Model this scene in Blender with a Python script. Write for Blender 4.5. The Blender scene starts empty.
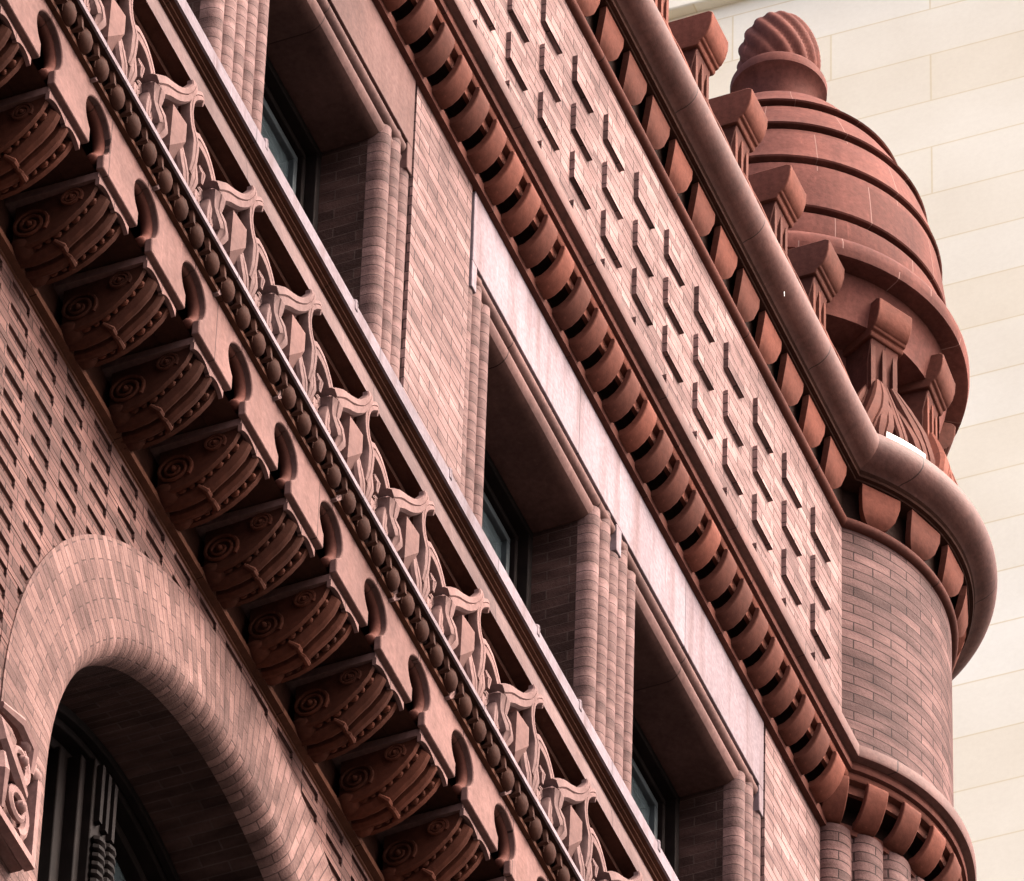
import bpy, bmesh, math, random
from mathutils import Vector, Matrix
random.seed(7)
R_ = math.radians
S = bpy.context.scene
COL = S.collection
GZ = 28.3                     # facade level zero above the pavement

def V(t, d, z):               # t along the facade, d out of the facade, z up
    return (t, -d, z + GZ)

# ------------------------------------------------------------------ camera
cam = bpy.data.cameras.new('camera'); camo = bpy.data.objects.new('camera', cam); COL.objects.link(camo)
cam.sensor_width = 36; cam.lens = 9640 / 1024 * 36
cam.clip_start = 1; cam.clip_end = 3000
cr = Vector((0.37405428, -0.92709557, 0.02402485))
cu = Vector((-0.67711055, -0.25530786, 0.69017331))
cb = Vector((-0.63372289, -0.27442976, -0.72324519))
M = Matrix((cr, cu, cb)).transposed().to_4x4()
M.translation = Vector(V(-22.87217317, 11.57675289, -26.72451204))
camo.matrix_world = M
S.camera = camo

# ------------------------------------------------------------------ light
SUN_EL, SUN_AZ = 44, 0
sd = Vector((0.16, -0.66, 0.78)).normalized()      # towards the sun
w = bpy.data.worlds.new('World'); S.world = w; w.use_nodes = True
nt = w.node_tree; bg = nt.nodes['Background']
sky = nt.nodes.new('ShaderNodeTexSky'); sky.sky_type = 'NISHITA'; sky.sun_disc = False
sky.sun_elevation = math.asin(sd.z); sky.sun_rotation = math.atan2(sd.x, sd.y)
sky.dust_density = 8; sky.air_density = 0.4; sky.ozone_density = 0
nt.links.new(sky.outputs[0], bg.inputs[0]); bg.inputs[1].default_value = 0.15
sl = bpy.data.lights.new('sun', 'SUN'); sl.energy = 1.1; sl.angle = R_(34); sl.color = (1, .94, .87)
so = bpy.data.objects.new('sun', sl); COL.objects.link(so)
so.rotation_euler = sd.to_track_quat('Z', 'Y').to_euler(); so.location = (0, -30, 80)
S.view_settings.view_transform = 'Standard'; S.view_settings.look = 'None'
S.view_settings.exposure = 2.38; S.view_settings.gamma = 1; S.view_settings.use_curve_mapping = False

# ------------------------------------------------------------------ materials
def newmat(name):
    m = bpy.data.materials.new(name); m.use_nodes = True
    nt = m.node_tree; return m, nt, nt.nodes['Principled BSDF']
def N(nt, typ, **kw):
    n = nt.nodes.new(typ)
    for k, v in kw.items():
        if k.startswith('i_'): n.inputs[k[2:].replace('_', ' ')].default_value = v
        else: setattr(n, k, v)
    return n
def ramp(nt, fac, c0, c1, p0=.3, p1=.7):
    r = nt.nodes.new('ShaderNodeValToRGB'); r.color_ramp.elements[0].position = p0; r.color_ramp.elements[1].position = p1
    r.color_ramp.elements[0].color = (*c0, 1); r.color_ramp.elements[1].color = (*c1, 1)
    nt.links.new(fac, r.inputs[0]); return r.outputs[0]
def mix(nt, f, a, b, blend='MIX'):
    m = nt.nodes.new('ShaderNodeMix'); m.data_type = 'RGBA'; m.blend_type = blend
    for s, x in ((0, f), (6, a), (7, b)):
        if hasattr(x, 'is_linked'): nt.links.new(x, m.inputs[s])
        elif isinstance(x, (int, float)): m.inputs[s].default_value = x
        else: m.inputs[s].default_value = (*x, 1)
    return m.outputs[2]
def mul(c, k): return tuple(x * k for x in c)

def stone(name, col, rough=.75, spec=.03, joint=0, var=.3, stain=.35, bump=.25, dcol=None, tint=.35, axis=False):
    m, nt, b = newmat(name); L = nt.links.new
    tc = N(nt, 'ShaderNodeTexCoord'); P = tc.outputs['Object']
    n1 = N(nt, 'ShaderNodeTexNoise', i_Scale=2.3, i_Detail=6, i_Roughness=.6); L(P, n1.inputs['Vector'])
    n2 = N(nt, 'ShaderNodeTexNoise', i_Scale=38, i_Detail=5, i_Roughness=.65); L(P, n2.inputs['Vector'])
    mp = N(nt, 'ShaderNodeMapping'); mp.inputs['Scale'].default_value = (11, 11, .9); L(P, mp.inputs['Vector'])
    n3 = N(nt, 'ShaderNodeTexNoise', i_Scale=1, i_Detail=5, i_Roughness=.6); L(mp.outputs[0], n3.inputs['Vector'])
    oi = N(nt, 'ShaderNodeObjectInfo')
    mq = N(nt, 'ShaderNodeMapping'); mq.inputs['Scale'].default_value = (26, 26, 2.2); mq.inputs['Location'].default_value = (3, 7, 1); L(P, mq.inputs['Vector'])
    n4 = N(nt, 'ShaderNodeTexNoise', i_Scale=1, i_Detail=4, i_Roughness=.55); L(mq.outputs[0], n4.inputs['Vector'])
    dk = dcol or mul(col, .55)
    c = ramp(nt, n1.outputs[0], mul(col, 1 - var), mul(col, 1 + var))
    c = mix(nt, ramp(nt, n3.outputs[0], (0, 0, 0), (stain,) * 3, .48, .72), c, dk)
    c = mix(nt, ramp(nt, n4.outputs[0], (0, 0, 0), (.55,) * 3, .66, .80), c, mul(col, 2.0))
    c = mix(nt, .6, c, ramp(nt, n2.outputs[0], (.5,) * 3, (1.25,) * 3, .25, .75), 'MULTIPLY')
    c = mix(nt, tint, c, ramp(nt, oi.outputs['Random'], (.62, .62, .62), (1.25, 1.12, 1.05), 0, 1), 'MULTIPLY')
    h = n2.outputs[0]
    if axis:
        sx = N(nt, 'ShaderNodeSeparateXYZ'); L(P, sx.inputs[0])
        def mth(op, a, bb=None):
            q = N(nt, 'ShaderNodeMath', operation=op)
            for k_, x_ in ((0, a), (1, bb)):
                if x_ is None: continue
                if hasattr(x_, 'is_linked'): L(x_, q.inputs[k_])
                else: q.inputs[k_].default_value = x_
            return q.outputs[0]
        an = mth('ARCTAN2', mth('SUBTRACT', sx.outputs[0], 7.38), mth('SUBTRACT', sx.outputs[1], .12))
        bandn = mth('FLOOR', mth('DIVIDE', mth('SUBTRACT', sx.outputs[2], 28.3 + 7.70), .335))
        a_ = mth('ADD', mth('MULTIPLY', an, 11 / 6.2832), mth('MULTIPLY', bandn, .41))
        fl = mth('FLOOR', a_); wn = N(nt, 'ShaderNodeTexWhiteNoise', noise_dimensions='2D')
        cv = N(nt, 'ShaderNodeCombineXYZ'); L(fl, cv.inputs[0]); L(bandn, cv.inputs[1]); L(cv.outputs[0], wn.inputs['Vector'])
        c = mix(nt, .7, c, ramp(nt, wn.outputs[0], (.66, .60, .58), (1.2, 1.2, 1.2), 0, 1), 'MULTIPLY')
        c = mix(nt, mth('LESS_THAN', mth('FRACT', a_), .010), c, (.17, .095, .08))
    if joint:
        sx = N(nt, 'ShaderNodeSeparateXYZ'); L(P, sx.inputs[0])
        a = N(nt, 'ShaderNodeMath', operation='DIVIDE'); L(sx.outputs[0], a.inputs[0]); a.inputs[1].default_value = joint
        f = N(nt, 'ShaderNodeMath', operation='FRACT'); L(a.outputs[0], f.inputs[0])
        l = N(nt, 'ShaderNodeMath', operation='LESS_THAN'); L(f.outputs[0], l.inputs[0]); l.inputs[1].default_value = .006 / joint
        fl = N(nt, 'ShaderNodeMath', operation='FLOOR'); L(a.outputs[0], fl.inputs[0])
        wn = N(nt, 'ShaderNodeTexWhiteNoise', noise_dimensions='1D'); L(fl.outputs[0], wn.inputs['W'])
        c = mix(nt, .45, c, ramp(nt, wn.outputs[0], (.72, .70, .70), (1.15, 1.15, 1.15), 0, 1), 'MULTIPLY')
        c = mix(nt, l.outputs[0], c, mul(col, .3))
    L(c, b.inputs['Base Color']); b.inputs['Roughness'].default_value = rough; b.inputs['Specular IOR Level'].default_value = spec
    bp = N(nt, 'ShaderNodeBump'); bp.inputs['Strength'].default_value = bump; bp.inputs['Distance'].default_value = .006
    L(h, bp.inputs['Height']); L(bp.outputs[0], b.inputs['Normal'])
    return m

def brick(name, col, bw=.21, bh=.0585, mortar=.0038, mcol=None, rough=.7, var=.34):
    m, nt, b = newmat(name); L = nt.links.new
    uv = N(nt, 'ShaderNodeUVMap'); P = N(nt, 'ShaderNodeTexCoord').outputs['Object']
    nz = N(nt, 'ShaderNodeTexNoise', i_Scale=9, i_Detail=3); L(uv.outputs[0], nz.inputs['Vector'])
    wob = N(nt, 'ShaderNodeVectorMath', operation='MULTIPLY_ADD'); L(nz.outputs['Color'], wob.inputs[0])
    wob.inputs[1].default_value = (.006, .004, 0); L(uv.outputs[0], wob.inputs[2])
    br = N(nt, 'ShaderNodeTexBrick', offset=.5); L(wob.outputs[0], br.inputs['Vector'])
    br.inputs['Scale'].default_value = 1; br.inputs['Brick Width'].default_value = bw; br.inputs['Row Height'].default_value = bh
    br.inputs['Mortar Size'].default_value = mortar; br.inputs['Mortar Smooth'].default_value = .25; br.inputs['Bias'].default_value = 0
    br.inputs['Color1'].default_value = (*mul(col, 1 - var), 1); br.inputs['Color2'].default_value = (*mul(col, 1 + var * .6), 1)
    br.inputs['Mortar'].default_value = (*(mcol or mul(col, .26)), 1)
    n1 = N(nt, 'ShaderNodeTexNoise', i_Scale=1.7, i_Detail=5); L(P, n1.inputs['Vector'])
    n2 = N(nt, 'ShaderNodeTexNoise', i_Scale=60, i_Detail=5, i_Roughness=.7); L(P, n2.inputs['Vector'])
    mp = N(nt, 'ShaderNodeMapping'); mp.inputs['Scale'].default_value = (4.3, 14, 1); L(uv.outputs[0], mp.inputs['Vector'])
    n3 = N(nt, 'ShaderNodeTexNoise', i_Scale=1, i_Detail=2); L(mp.outputs[0], n3.inputs['Vector'])
    c = mix(nt, .6, br.outputs['Color'], ramp(nt, n1.outputs[0], (.5, .44, .43), (1.25, 1.25, 1.25), .3, .65), 'MULTIPLY')
    c = mix(nt, .6, c, ramp(nt, n3.outputs[0], (.45, .40, .39), (1.45, 1.45, 1.45), .32, .68), 'MULTIPLY')
    c = mix(nt, .5, c, ramp(nt, n2.outputs[0], (.6,) * 3, (1.25,) * 3, .25, .75), 'MULTIPLY')
    L(c, b.inputs['Base Color']); b.inputs['Roughness'].default_value = rough; b.inputs['Specular IOR Level'].default_value = .03
    inv = N(nt, 'ShaderNodeMath', operation='MULTIPLY_ADD'); L(br.outputs['Fac'], inv.inputs[0]); inv.inputs[1].default_value = -1.0
    L(n2.outputs[0], inv.inputs[2])
    bp = N(nt, 'ShaderNodeBump'); bp.inputs['Strength'].default_value = .6; bp.inputs['Distance'].default_value = .006
    L(inv.outputs[0], bp.inputs['Height']); L(bp.outputs[0], b.inputs['Normal'])
    return m

def limestone(name):
    m, nt, b = newmat(name); L = nt.links.new
    uv = N(nt, 'ShaderNodeUVMap')
    mp = N(nt, 'ShaderNodeMapping'); mp.inputs['Location'].default_value = (.36, .02, 0); L(uv.outputs[0], mp.inputs['Vector'])
    br = N(nt, 'ShaderNodeTexBrick', offset=.5); L(mp.outputs[0], br.inputs['Vector'])
    br.inputs['Scale'].default_value = 1; br.inputs['Brick Width'].default_value = 1.68; br.inputs['Row Height'].default_value = .55
    br.inputs['Mortar Size'].default_value = .012; br.inputs['Mortar Smooth'].default_value = 1.0
    br.inputs['Color1'].default_value = (.91, .80, .61, 1); br.inputs['Color2'].default_value = (.95, .88, .73, 1); br.inputs['Mortar'].default_value = (.80, .66, .42, 1)
    n1 = N(nt, 'ShaderNodeTexNoise', i_Scale=.8, i_Detail=6); L(uv.outputs[0], n1.inputs['Vector'])
    n2 = N(nt, 'ShaderNodeTexNoise', i_Scale=22, i_Detail=6, i_Roughness=.7); L(uv.outputs[0], n2.inputs['Vector'])
    c = mix(nt, .5, br.outputs['Color'], ramp(nt, n1.outputs[0], (.90, .87, .82), (1.06, 1.06, 1.05), .35, .65), 'MULTIPLY')
    c = mix(nt, .35, c, ramp(nt, n2.outputs[0], (.9, .88, .85), (1.04, 1.04, 1.04)), 'MULTIPLY')
    L(c, b.inputs['Base Color']); b.inputs['Roughness'].default_value = .9; b.inputs['Specular IOR Level'].default_value = .1
    return m

def plain(name, col, rough=.5, spec=.5, metal=0):
    m, nt, b = newmat(name)
    n = N(nt, 'ShaderNodeTexNoise', i_Scale=14, i_Detail=5); nt.links.new(N(nt, 'ShaderNodeTexCoord').outputs['Object'], n.inputs['Vector'])
    nt.links.new(ramp(nt, n.outputs[0], mul(col, .7), mul(col, 1.3)), b.inputs['Base Color'])
    b.inputs['Roughness'].default_value = rough; b.inputs['Specular IOR Level'].default_value = spec; b.inputs['Metallic'].default_value = metal
    return m

PINK = (.118, .066, .059)
MB_ = dict(
    brick=brick('rose_brick', (.170, .104, .096)),
    brick_low=brick('rose_brick_lower', (.092, .047, .040)),  # lower wall, a darker tone than the upper brick
    arch=brick('arch_brick', (.125, .071, .062), bw=.155, bh=.046, mortar=.003, mcol=(.055, .032, .028)),
    drum=brick('drum_brick', (.098, .054, .049)),
    reveal=brick('shaded_reveal_brick', (.038, .020, .017), mcol=(.048, .030, .026)),  # shade of the reveals put into the colour, darker than the wall brick
    jamb=brick('jamb_brick', (.125, .073, .067), bw=40, bh=.0585, mortar=.003, mcol=(.05, .03, .027)),
    torus=stone('torus_stone', rough=.62, spec=.10, col=(.105, .049, .041), joint=.86, stain=.5, dcol=(.06, .028, .023)),
    soffit=stone('shaded_soffit_stone', (.056, .027, .022), joint=1.02),  # darker copy of the rose stone, underside shade put into its colour
    pink=stone('rose_stone', PINK, joint=1.02, stain=.3, dcol=(.075, .034, .026)),
    lintel=stone('pale_stone', (.165, .132, .145), joint=1.27, stain=.6, dcol=(.095, .055, .052), var=.15),
    terra=stone('terracotta', (.078, .028, .021), joint=.91),
    terra2=stone('terracotta_blocks', (.108, .039, .028), tint=.9),
    dome=stone('dome_terracotta', axis=True, col=(.118, .043, .034), dcol=(.05, .018, .015), stain=.4),
    carve=stone('carved_terracotta', (.056, .0195, .0125), tint=.9, bump=.4),
    leaf=stone('leaf_stone', (.150, .090, .083), bump=.3),
    egg=stone('shaded_terracotta', (.036, .0145, .010), bump=.4),  # shade of coves, coffers and undersides darkened into the colour
    dome_plain=stone('finial_terracotta', (.118, .043, .034), dcol=(.05, .018, .015), stain=.4),
    sill=stone('grey_rose_stone', (.100, .066, .063), joint=1.3, stain=.4, dcol=(.07, .036, .03)),
    recess_shade=stone('shaded_recess_stone', (.016, .0075, .0055)),  # near-black colour: recess shade painted behind fascia, frieze, dentils and scallops
    rust=stone('rust_stone', (.075, .030, .019), joint=.8),
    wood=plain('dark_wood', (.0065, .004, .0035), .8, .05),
    frame=plain('grey_frame', (.035, .042, .045), .55, .3),
    glass=plain('window_glass', (.055, .070, .074), .08, .9),
    flash=plain('white_flashing', (.55, .55, .53), .5, .2),
    lime=limestone('limestone_blocks'),
    roof=plain('roof_gravel', (.12, .11, .10), .9),
    asphalt=plain('asphalt', (.032, .032, .032), .9),
    paving=plain('pavement', (.07, .065, .06), .9),
)

# ------------------------------------------------------------------ mesh builder (coordinates t, d, z)
class MB:
    def __init__(s): s.v = []; s.f = []; s.uv = []
    def face(s, pts, uv=None):
        i = len(s.v); s.v += [tuple(p) for p in pts]; s.f.append(tuple(range(i, i + len(pts)))); s.uv.append(uv)
    def grid(s, rows, closed_u=False, uvf=None, cap=False):      # rows of points -> shared quads
        i0 = len(s.v); n = len(rows[0])
        for r in rows: s.v += [tuple(p) for p in r]
        for a in range(len(rows) - 1):
            for b in range(n if closed_u else n - 1):
                c = (b + 1) % n
                s.f.append((i0 + a * n + b, i0 + a * n + c, i0 + (a + 1) * n + c, i0 + (a + 1) * n + b))
                s.uv.append(None if not uvf else [uvf(a, b), uvf(a, b + 1), uvf(a + 1, b + 1), uvf(a + 1, b)])
        if cap:
            s.f.append(tuple(i0 + b for b in range(n))); s.uv.append(None)
            s.f.append(tuple(i0 + (len(rows) - 1) * n + b for b in range(n))); s.uv.append(None)
    def box(s, t0, t1, d0, d1, z0, z1):
        s.grid([[(t0, d0, z0), (t1, d0, z0), (t1, d1, z0), (t0, d1, z0)], [(t0, d0, z1), (t1, d0, z1), (t1, d1, z1), (t0, d1, z1)]], True, cap=True)
    def prism(s, poly, d0, d1):                                  # polygon in (t, z), thickness in d
        s.grid([[(t, d0, z) for t, z in poly], [(t, d1, z) for t, z in poly]], True, cap=True)
    def extr(s, prof, t0, t1):                                   # closed profile in (d, z) along t
        s.grid([[(t0, d, z) for d, z in prof], [(t1, d, z) for d, z in prof]], True, cap=True)
    def strip(s, prof, t0, t1):                                  # open profile along t ; t1 None = mitre into the turret
        s.grid([[(t0, d, z) for d, z in prof], [((tj(d) if t1 is None else t1), d, z) for d, z in prof]])
    def ring(s, prof, th1=R_(115), n=56, th0=None, uv=False, full=False):
        rows = []
        for k in range(n + 1):
            row = []
            for d, z in prof:
                r = d + KR
                a0 = th0 if th0 is not None else (-math.acos(max(-1, min(1, (d - DC) / r))))
                a = a0 + (th1 - a0) * k / n
                row.append((TC + r * math.sin(a), DC + r * math.cos(a), z))
            rows.append(row)
        rm = prof[0][0] + KR; a0 = th0 if th0 is not None else -math.acos((prof[0][0] - DC) / rm)
        f = (lambda a, b: ((a0 + (th1 - a0) * a / n) * rm, prof[min(b, len(prof) - 1)][1])) if uv else None
        s.grid(rows, uvf=f)
    def lathe(s, prof, n=64, c=None):                            # profile (r, z) full turn
        c = c or (TC, DC)
        s.grid([[(c[0] + r * math.sin(2 * math.pi * k / n), c[1] + r * math.cos(2 * math.pi * k / n), z) for k in range(n)] for r, z in prof], True, cap=True)
    def tube(s, pts, rad, n=8, squash=1.0, up=(0, 1, 0), sq=1.0):        # tapered tube, squash = thickness along d
        rows = []; up = Vector(up)
        for i, p in enumerate(pts):
            p = Vector(p); a = Vector(pts[max(i - 1, 0)]); b = Vector(pts[min(i + 1, len(pts) - 1)])
            tg = (b - a).normalized(); side = tg.cross(up)
            if side.length < .05: side = tg.cross(Vector((1, 0, 0)))
            side.normalize(); nn = side.cross(tg).normalized()
            r = rad[i] if isinstance(rad, (list, tuple)) else rad
            pw = lambda x: math.copysign(abs(x) ** sq, x)
            rows.append([tuple(p + side * r * pw(math.cos(2 * math.pi * k / n)) + nn * r * squash * pw(math.sin(2 * math.pi * k / n))) for k in range(n)])
        s.grid(rows, True, cap=True)
    def ball(s, c, r, n=10, m=7):                                # ellipsoid
        rows = []
        for i in range(m + 1):
            a = math.pi * (i + .02) / (m + .04)
            rows.append([(c[0] + r[0] * math.sin(a) * math.cos(2 * math.pi * k / n), c[1] + r[1] * math.sin(a) * math.sin(2 * math.pi * k / n), c[2] + r[2] * math.cos(a)) for k in range(n)])
        s.grid(rows, True, cap=True)
    def build(s, name, mat, parent=None, loc=None, bevel=0, smooth=35, local=False, rotz=0):
        me = bpy.data.meshes.new(name)
        if local: me.from_pydata([(t, -d, z) for t, d, z in s.v], [], s.f)
        else: me.from_pydata([V(*p) for p in s.v], [], s.f)
        ul = me.uv_layers.new(name='UVMap')
        for p, uv in zip(me.polygons, s.uv):
            nx, ny, nz = (abs(x) for x in p.normal)
            for j, li in enumerate(p.loop_indices):
                if uv: ul.data[li].uv = uv[j]
                else:
                    x, y, z = me.vertices[me.loops[li].vertex_index].co
                    if not local: z -= GZ
                    ul.data[li].uv = (x, y) if nz > max(nx, ny) else ((y, z) if nx > ny else (x, z))
        bm = bmesh.new(); bm.from_mesh(me); bmesh.ops.recalc_face_normals(bm, faces=bm.faces); bm.to_mesh(me); bm.free()
        me.polygons.foreach_set('use_smooth', [True] * len(me.polygons)); me.set_sharp_from_angle(angle=R_(smooth))
        me.materials.append(MB_[mat]); me.update()
        o = bpy.data.objects.new(name, me); COL.objects.link(o)
        if loc: o.location = loc
        o.rotation_euler.z = rotz
        if parent: o.parent = parent
        if bevel:
            b = o.modifiers.new('bevel', 'BEVEL'); b.width = bevel; b.segments = 2; b.limit_method = 'ANGLE'; b.angle_limit = R_(40)
            b.harden_normals = False
        return o
def empty(name, parent=None, loc=(0, 0, 0)):
    o = bpy.data.objects.new(name, None); COL.objects.link(o); o.location = loc; o.empty_display_size = .3
    if parent: o.parent = parent
    return o
def clone(o, parent=None, loc=None, rotz=None):                  # a part with its sub-parts
    c = o.copy(); COL.objects.link(c); c.parent = parent or o.parent
    if loc is not None: c.location = loc
    if rotz is not None: c.rotation_euler.z = rotz
    for ch in o.children:
        k = ch.copy(); COL.objects.link(k); k.parent = c
    return c
def arc(cx, cz, r, a0, a1, n):
    return [(cx + r * math.cos(R_(a0 + (a1 - a0) * i / n)), cz + r * math.sin(R_(a0 + (a1 - a0) * i / n))) for i in range(n + 1)]

# ------------------------------------------------------------------ key dimensions
TC, DC, KR = 7.38, -.12, .39          # turret axis, ring radius = d + KR
TL = -7.0                             # facade carried on to the left of the picture
DW2, DW3 = .335, .45
def tj(d): return TC - math.sqrt(max(1e-6, (d + KR) ** 2 - (d - DC) ** 2))
def tjr(d, r): return TC - math.sqrt(max(1e-6, r * r - (d - DC) ** 2))
def put(d, r, a): return (TC + r * math.sin(a), DC + r * math.cos(a))

# ================================================================== ground
def struct(o): o['kind'] = 'structure'; return o
g = MB(); g.face([(-400, -400, -28.3), (400, -400, -28.3), (400, 400, -28.3), (-400, 400, -28.3)]); struct(g.build('road', 'asphalt'))
g = MB(); g.box(-60, 12, .05, 3.6, -28.3, -28.16); struct(g.build('pavement', 'paving', bevel=.02))

# ================================================================== the building
B = empty('brick_building', None, (0, 0, 0))
B['label'] = 'ornate rose brick and red terracotta building with carved cornices and domed corner turret'
B['category'] = 'building'

# ---------------- lower wall with recessed brick slots round the big arch
CX, CZ, RO, RF, RI = 1.2547, -2.0743, 1.99, 1.615, 1.505
lw = MB()
def relief(m, ts, zs, hgt, keep, base, flip=False):           # one connected sheet whose cells stand at their own depth
    idx = {}
    def vid(t, d, z):
        k = (round(t, 4), round(d, 4), round(z, 4))
        if k not in idx: idx[k] = len(m.v); m.v.append((t, d, z))
        return idx[k]
    def quad(*p): m.f.append(tuple(vid(*q) for q in p)); m.uv.append(None)
    nt_, nz_ = len(ts) - 1, len(zs) - 1
    H = [[hgt(i, j) if keep(i, j) else None for j in range(nz_)] for i in range(nt_)]
    for i in range(nt_):
        for j in range(nz_):
            h = H[i][j]
            if h is None: continue
            a, b, c, e = ts[i], ts[i + 1], zs[j], zs[j + 1]
            quad((a, h, c), (b, h, c), (b, h, e), (a, h, e))
            if i + 1 < nt_ and H[i + 1][j] is not None and H[i + 1][j] != h: quad((b, h, c), (b, H[i + 1][j], c), (b, H[i + 1][j], e), (b, h, e))
            if j + 1 < nz_ and H[i][j + 1] is not None and H[i][j + 1] != h: quad((a, h, e), (b, h, e), (b, H[i][j + 1], e), (a, H[i][j + 1], e))
PZ, PT, SLEN = .117, .256, .16
T1 = 6.9
ts = [TL]; t = -.93 - PT * 23
while t < T1: ts += [t, t + SLEN]; t += PT
zs = [.01]; z = -.036
while z > -4.2: zs += [z, z - .056]; z -= PZ
zs = zs[::-1]; zb = zs[0]
def keep(i, j):
    for t in (ts[i], ts[i + 1]):
        for z in (zs[j], zs[j + 1]):
            if z < CZ:
                if abs(t - CX) > 1.9: return True
            elif math.hypot(t - CX, z - CZ) > 1.93: return True
    return False
nj = len(zs) - 1
relief(lw, ts, zs, lambda i, j: (-.0115 if (i % 2 == 1 and (nj - 1 - j) % 2 == 1) else random.choice((0, .001, .002))), keep, 0)
lw.box(TL, CX - RF, -.5, 0, -28.3, zb - .001); lw.box(CX + RF, T1, -.5, 0, -28.3, zb - .001)
lw.box(CX - RF, CX + RF, -.5, 0, -28.3, -5.2)
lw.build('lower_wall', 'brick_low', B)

# archivolt: flat ring, bullnose, deep soffit
AW = empty('arch_window', B)
av = MB(); NA = 72
rows = []; uvr = []
prof = [(RO, -.05), (RO, .006), (1.86, .006), (1.75, .006), (RF, .006)]
bn = [(RF - .11 * math.sin(R_(a)), .006 - .11 * (1 - math.cos(R_(a)))) for a in range(15, 91, 15)]
prof += bn
us = [0]
for i in range(1, len(prof)): us.append(us[-1] + math.dist(prof[i], prof[i - 1]))
lens = [(1, -5.2)] + [(0, a) for a in range(0, NA + 1)] + [(2, -5.2)]
vs = []; L_ = 0
for kind, a in lens:
    row_ = []
    for r, d in prof:
        if kind == 0: th = math.pi - math.pi * a / NA; row_.append((CX + r * math.cos(th), d, CZ + r * math.sin(th)))
        else: row_.append((CX + (-r if kind == 1 else r), d, a))
    rows.append(row_)
    vs.append({1: CZ - 5.2 - CZ, 0: math.pi * 1.75 * a / NA, 2: math.pi * 1.75 + (CZ + 5.2)}[kind] if kind else math.pi * 1.75 * a / NA)
vs[0] = -(5.2 + CZ)
av.grid(rows, uvf=lambda a, b: (us[b], vs[a]))
av.build('archivolt', 'arch', AW, smooth=30)
sf = MB(); prof = [(RI, -.104), (RI, -.75)]
rows = []
for kind, a in lens:
    if kind == 0: th = math.pi - math.pi * a / NA; rows.append([(CX + r * math.cos(th), d, CZ + r * math.sin(th)) for r, d in prof])
    else: rows.append([(CX + (-r if kind == 1 else r), d, a) for r, d in prof])
sf.grid(rows, uvf=lambda a, b: (b * .62, vs[a]))
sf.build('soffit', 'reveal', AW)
def archband(m, r0, r1, d0, d1):
    sec = [(r0, d0), (r0, d1), (r1, d1), (r1, d0)]
    rr = []
    for kind, a in lens:
        if kind == 0: th = math.pi - math.pi * a / NA; rr.append([(CX + r * math.cos(th), d, CZ + r * math.sin(th)) for r, d in sec])
        else: rr.append([(CX + (-r if kind == 1 else r), d, a) for r, d in sec])
    m.grid(rr, True, cap=True)
MX = CX - .30
fr = MB(); archband(fr, 1.43, RI - .002, -.62, -.46); archband(fr, 1.46, RI - .004, -.46, -.42); archband(fr, 1.38, 1.429, -.62, -.52)
for tx, ww, dd in ((MX - .13, .26, -.44), (MX - .09, .18, -.40), (MX - .20, .40, -.50), (MX - .62, .05, -.53), (MX + .57, .05, -.53)):
    fr.box(tx, tx + ww, -.62, dd, -5.2, CZ + (1.3 if ww > .1 else 1.0))
fr.box(CX - 1.3, CX + 1.3, -.615, -.47, CZ - .13, CZ - .02)
fr.build('window_frame', 'wood', AW, bevel=.006)
sp = MB()
for i in range(46):                                           # turned spiral colonnette on the mullion
    z0 = -1.18 - i * .045
    for s_ in (-1, 1):
        sp.ball((MX + s_ * .045, -.385, z0 + (s_ * .02)), (.045, .03, .028), 8, 5)
sp.box(MX - .07, MX - .045, -.40, -.375, -1.10, -.80); sp.box(MX + .045, MX + .07, -.40, -.375, -1.10, -.80); sp.box(MX - .0125, MX + .0125, -.40, -.375, -1.10, -.80)
sp.build('spiral_colonnette', 'wood', AW)
gl = MB(); gl.prism([(CX - 1.41, -5.2), (CX + 1.41, -5.2)] + [(CX + 1.41 * math.cos(math.pi * a / 32), CZ + 1.41 * math.sin(math.pi * a / 32)) for a in range(33)], -.60, -.585)
gl.build('pane', 'glass', AW)
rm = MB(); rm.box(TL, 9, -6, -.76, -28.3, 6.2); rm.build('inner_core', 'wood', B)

# impost ornament at the left springing
im = MB()
def spiral(m, c, r, turns, a0, d, w0, sgn=1, sq=.8, n=26):
    pts = []; rad = []
    for i in range(n + 1):
        u = i / n; a = a0 + sgn * u * turns * 2 * math.pi; rr = r * (1 - u) ** .8
        pts.append((c[0] + rr * math.cos(a), d + .03 * u, c[1] + rr * math.sin(a))); rad.append(w0 * (1 - .55 * u))
    m.tube(pts, rad, 7, sq); m.ball((c[0], d + .03, c[1]), (w0, w0, w0), 8, 6)
IZ0, IZ1, IT0, IT1 = -2.80, -2.22, -2.2, -.545
im.box(IT0, IT1, 0, .06, IZ0, IZ1 - .10)
o = im.build('impost_block', 'pink', B, bevel=.012)
im = MB()
im.box(IT0, IT1 + .002, .06, .10, IZ0 - .002, IZ0 + .035); im.box(IT1 - .030, IT1 + .003, .06, .10, IZ0 + .035, IZ1 - .16)
im.ball((IT1 - .02, .07, IZ1 - .13), (.04, .035, .04), 10, 8); im.ball((IT1 - .10, .075, IZ1 - .05), (.045, .035, .045), 10, 8)
im.tube([(IT1 - .30, .06, IZ1 - .02), (IT1 - .18, .08, IZ1 - .01), (IT1 - .08, .085, IZ1 - .06), (IT1 - .06, .075, IZ1 - .16)], [.02, .032, .034, .02], 8)
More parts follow.
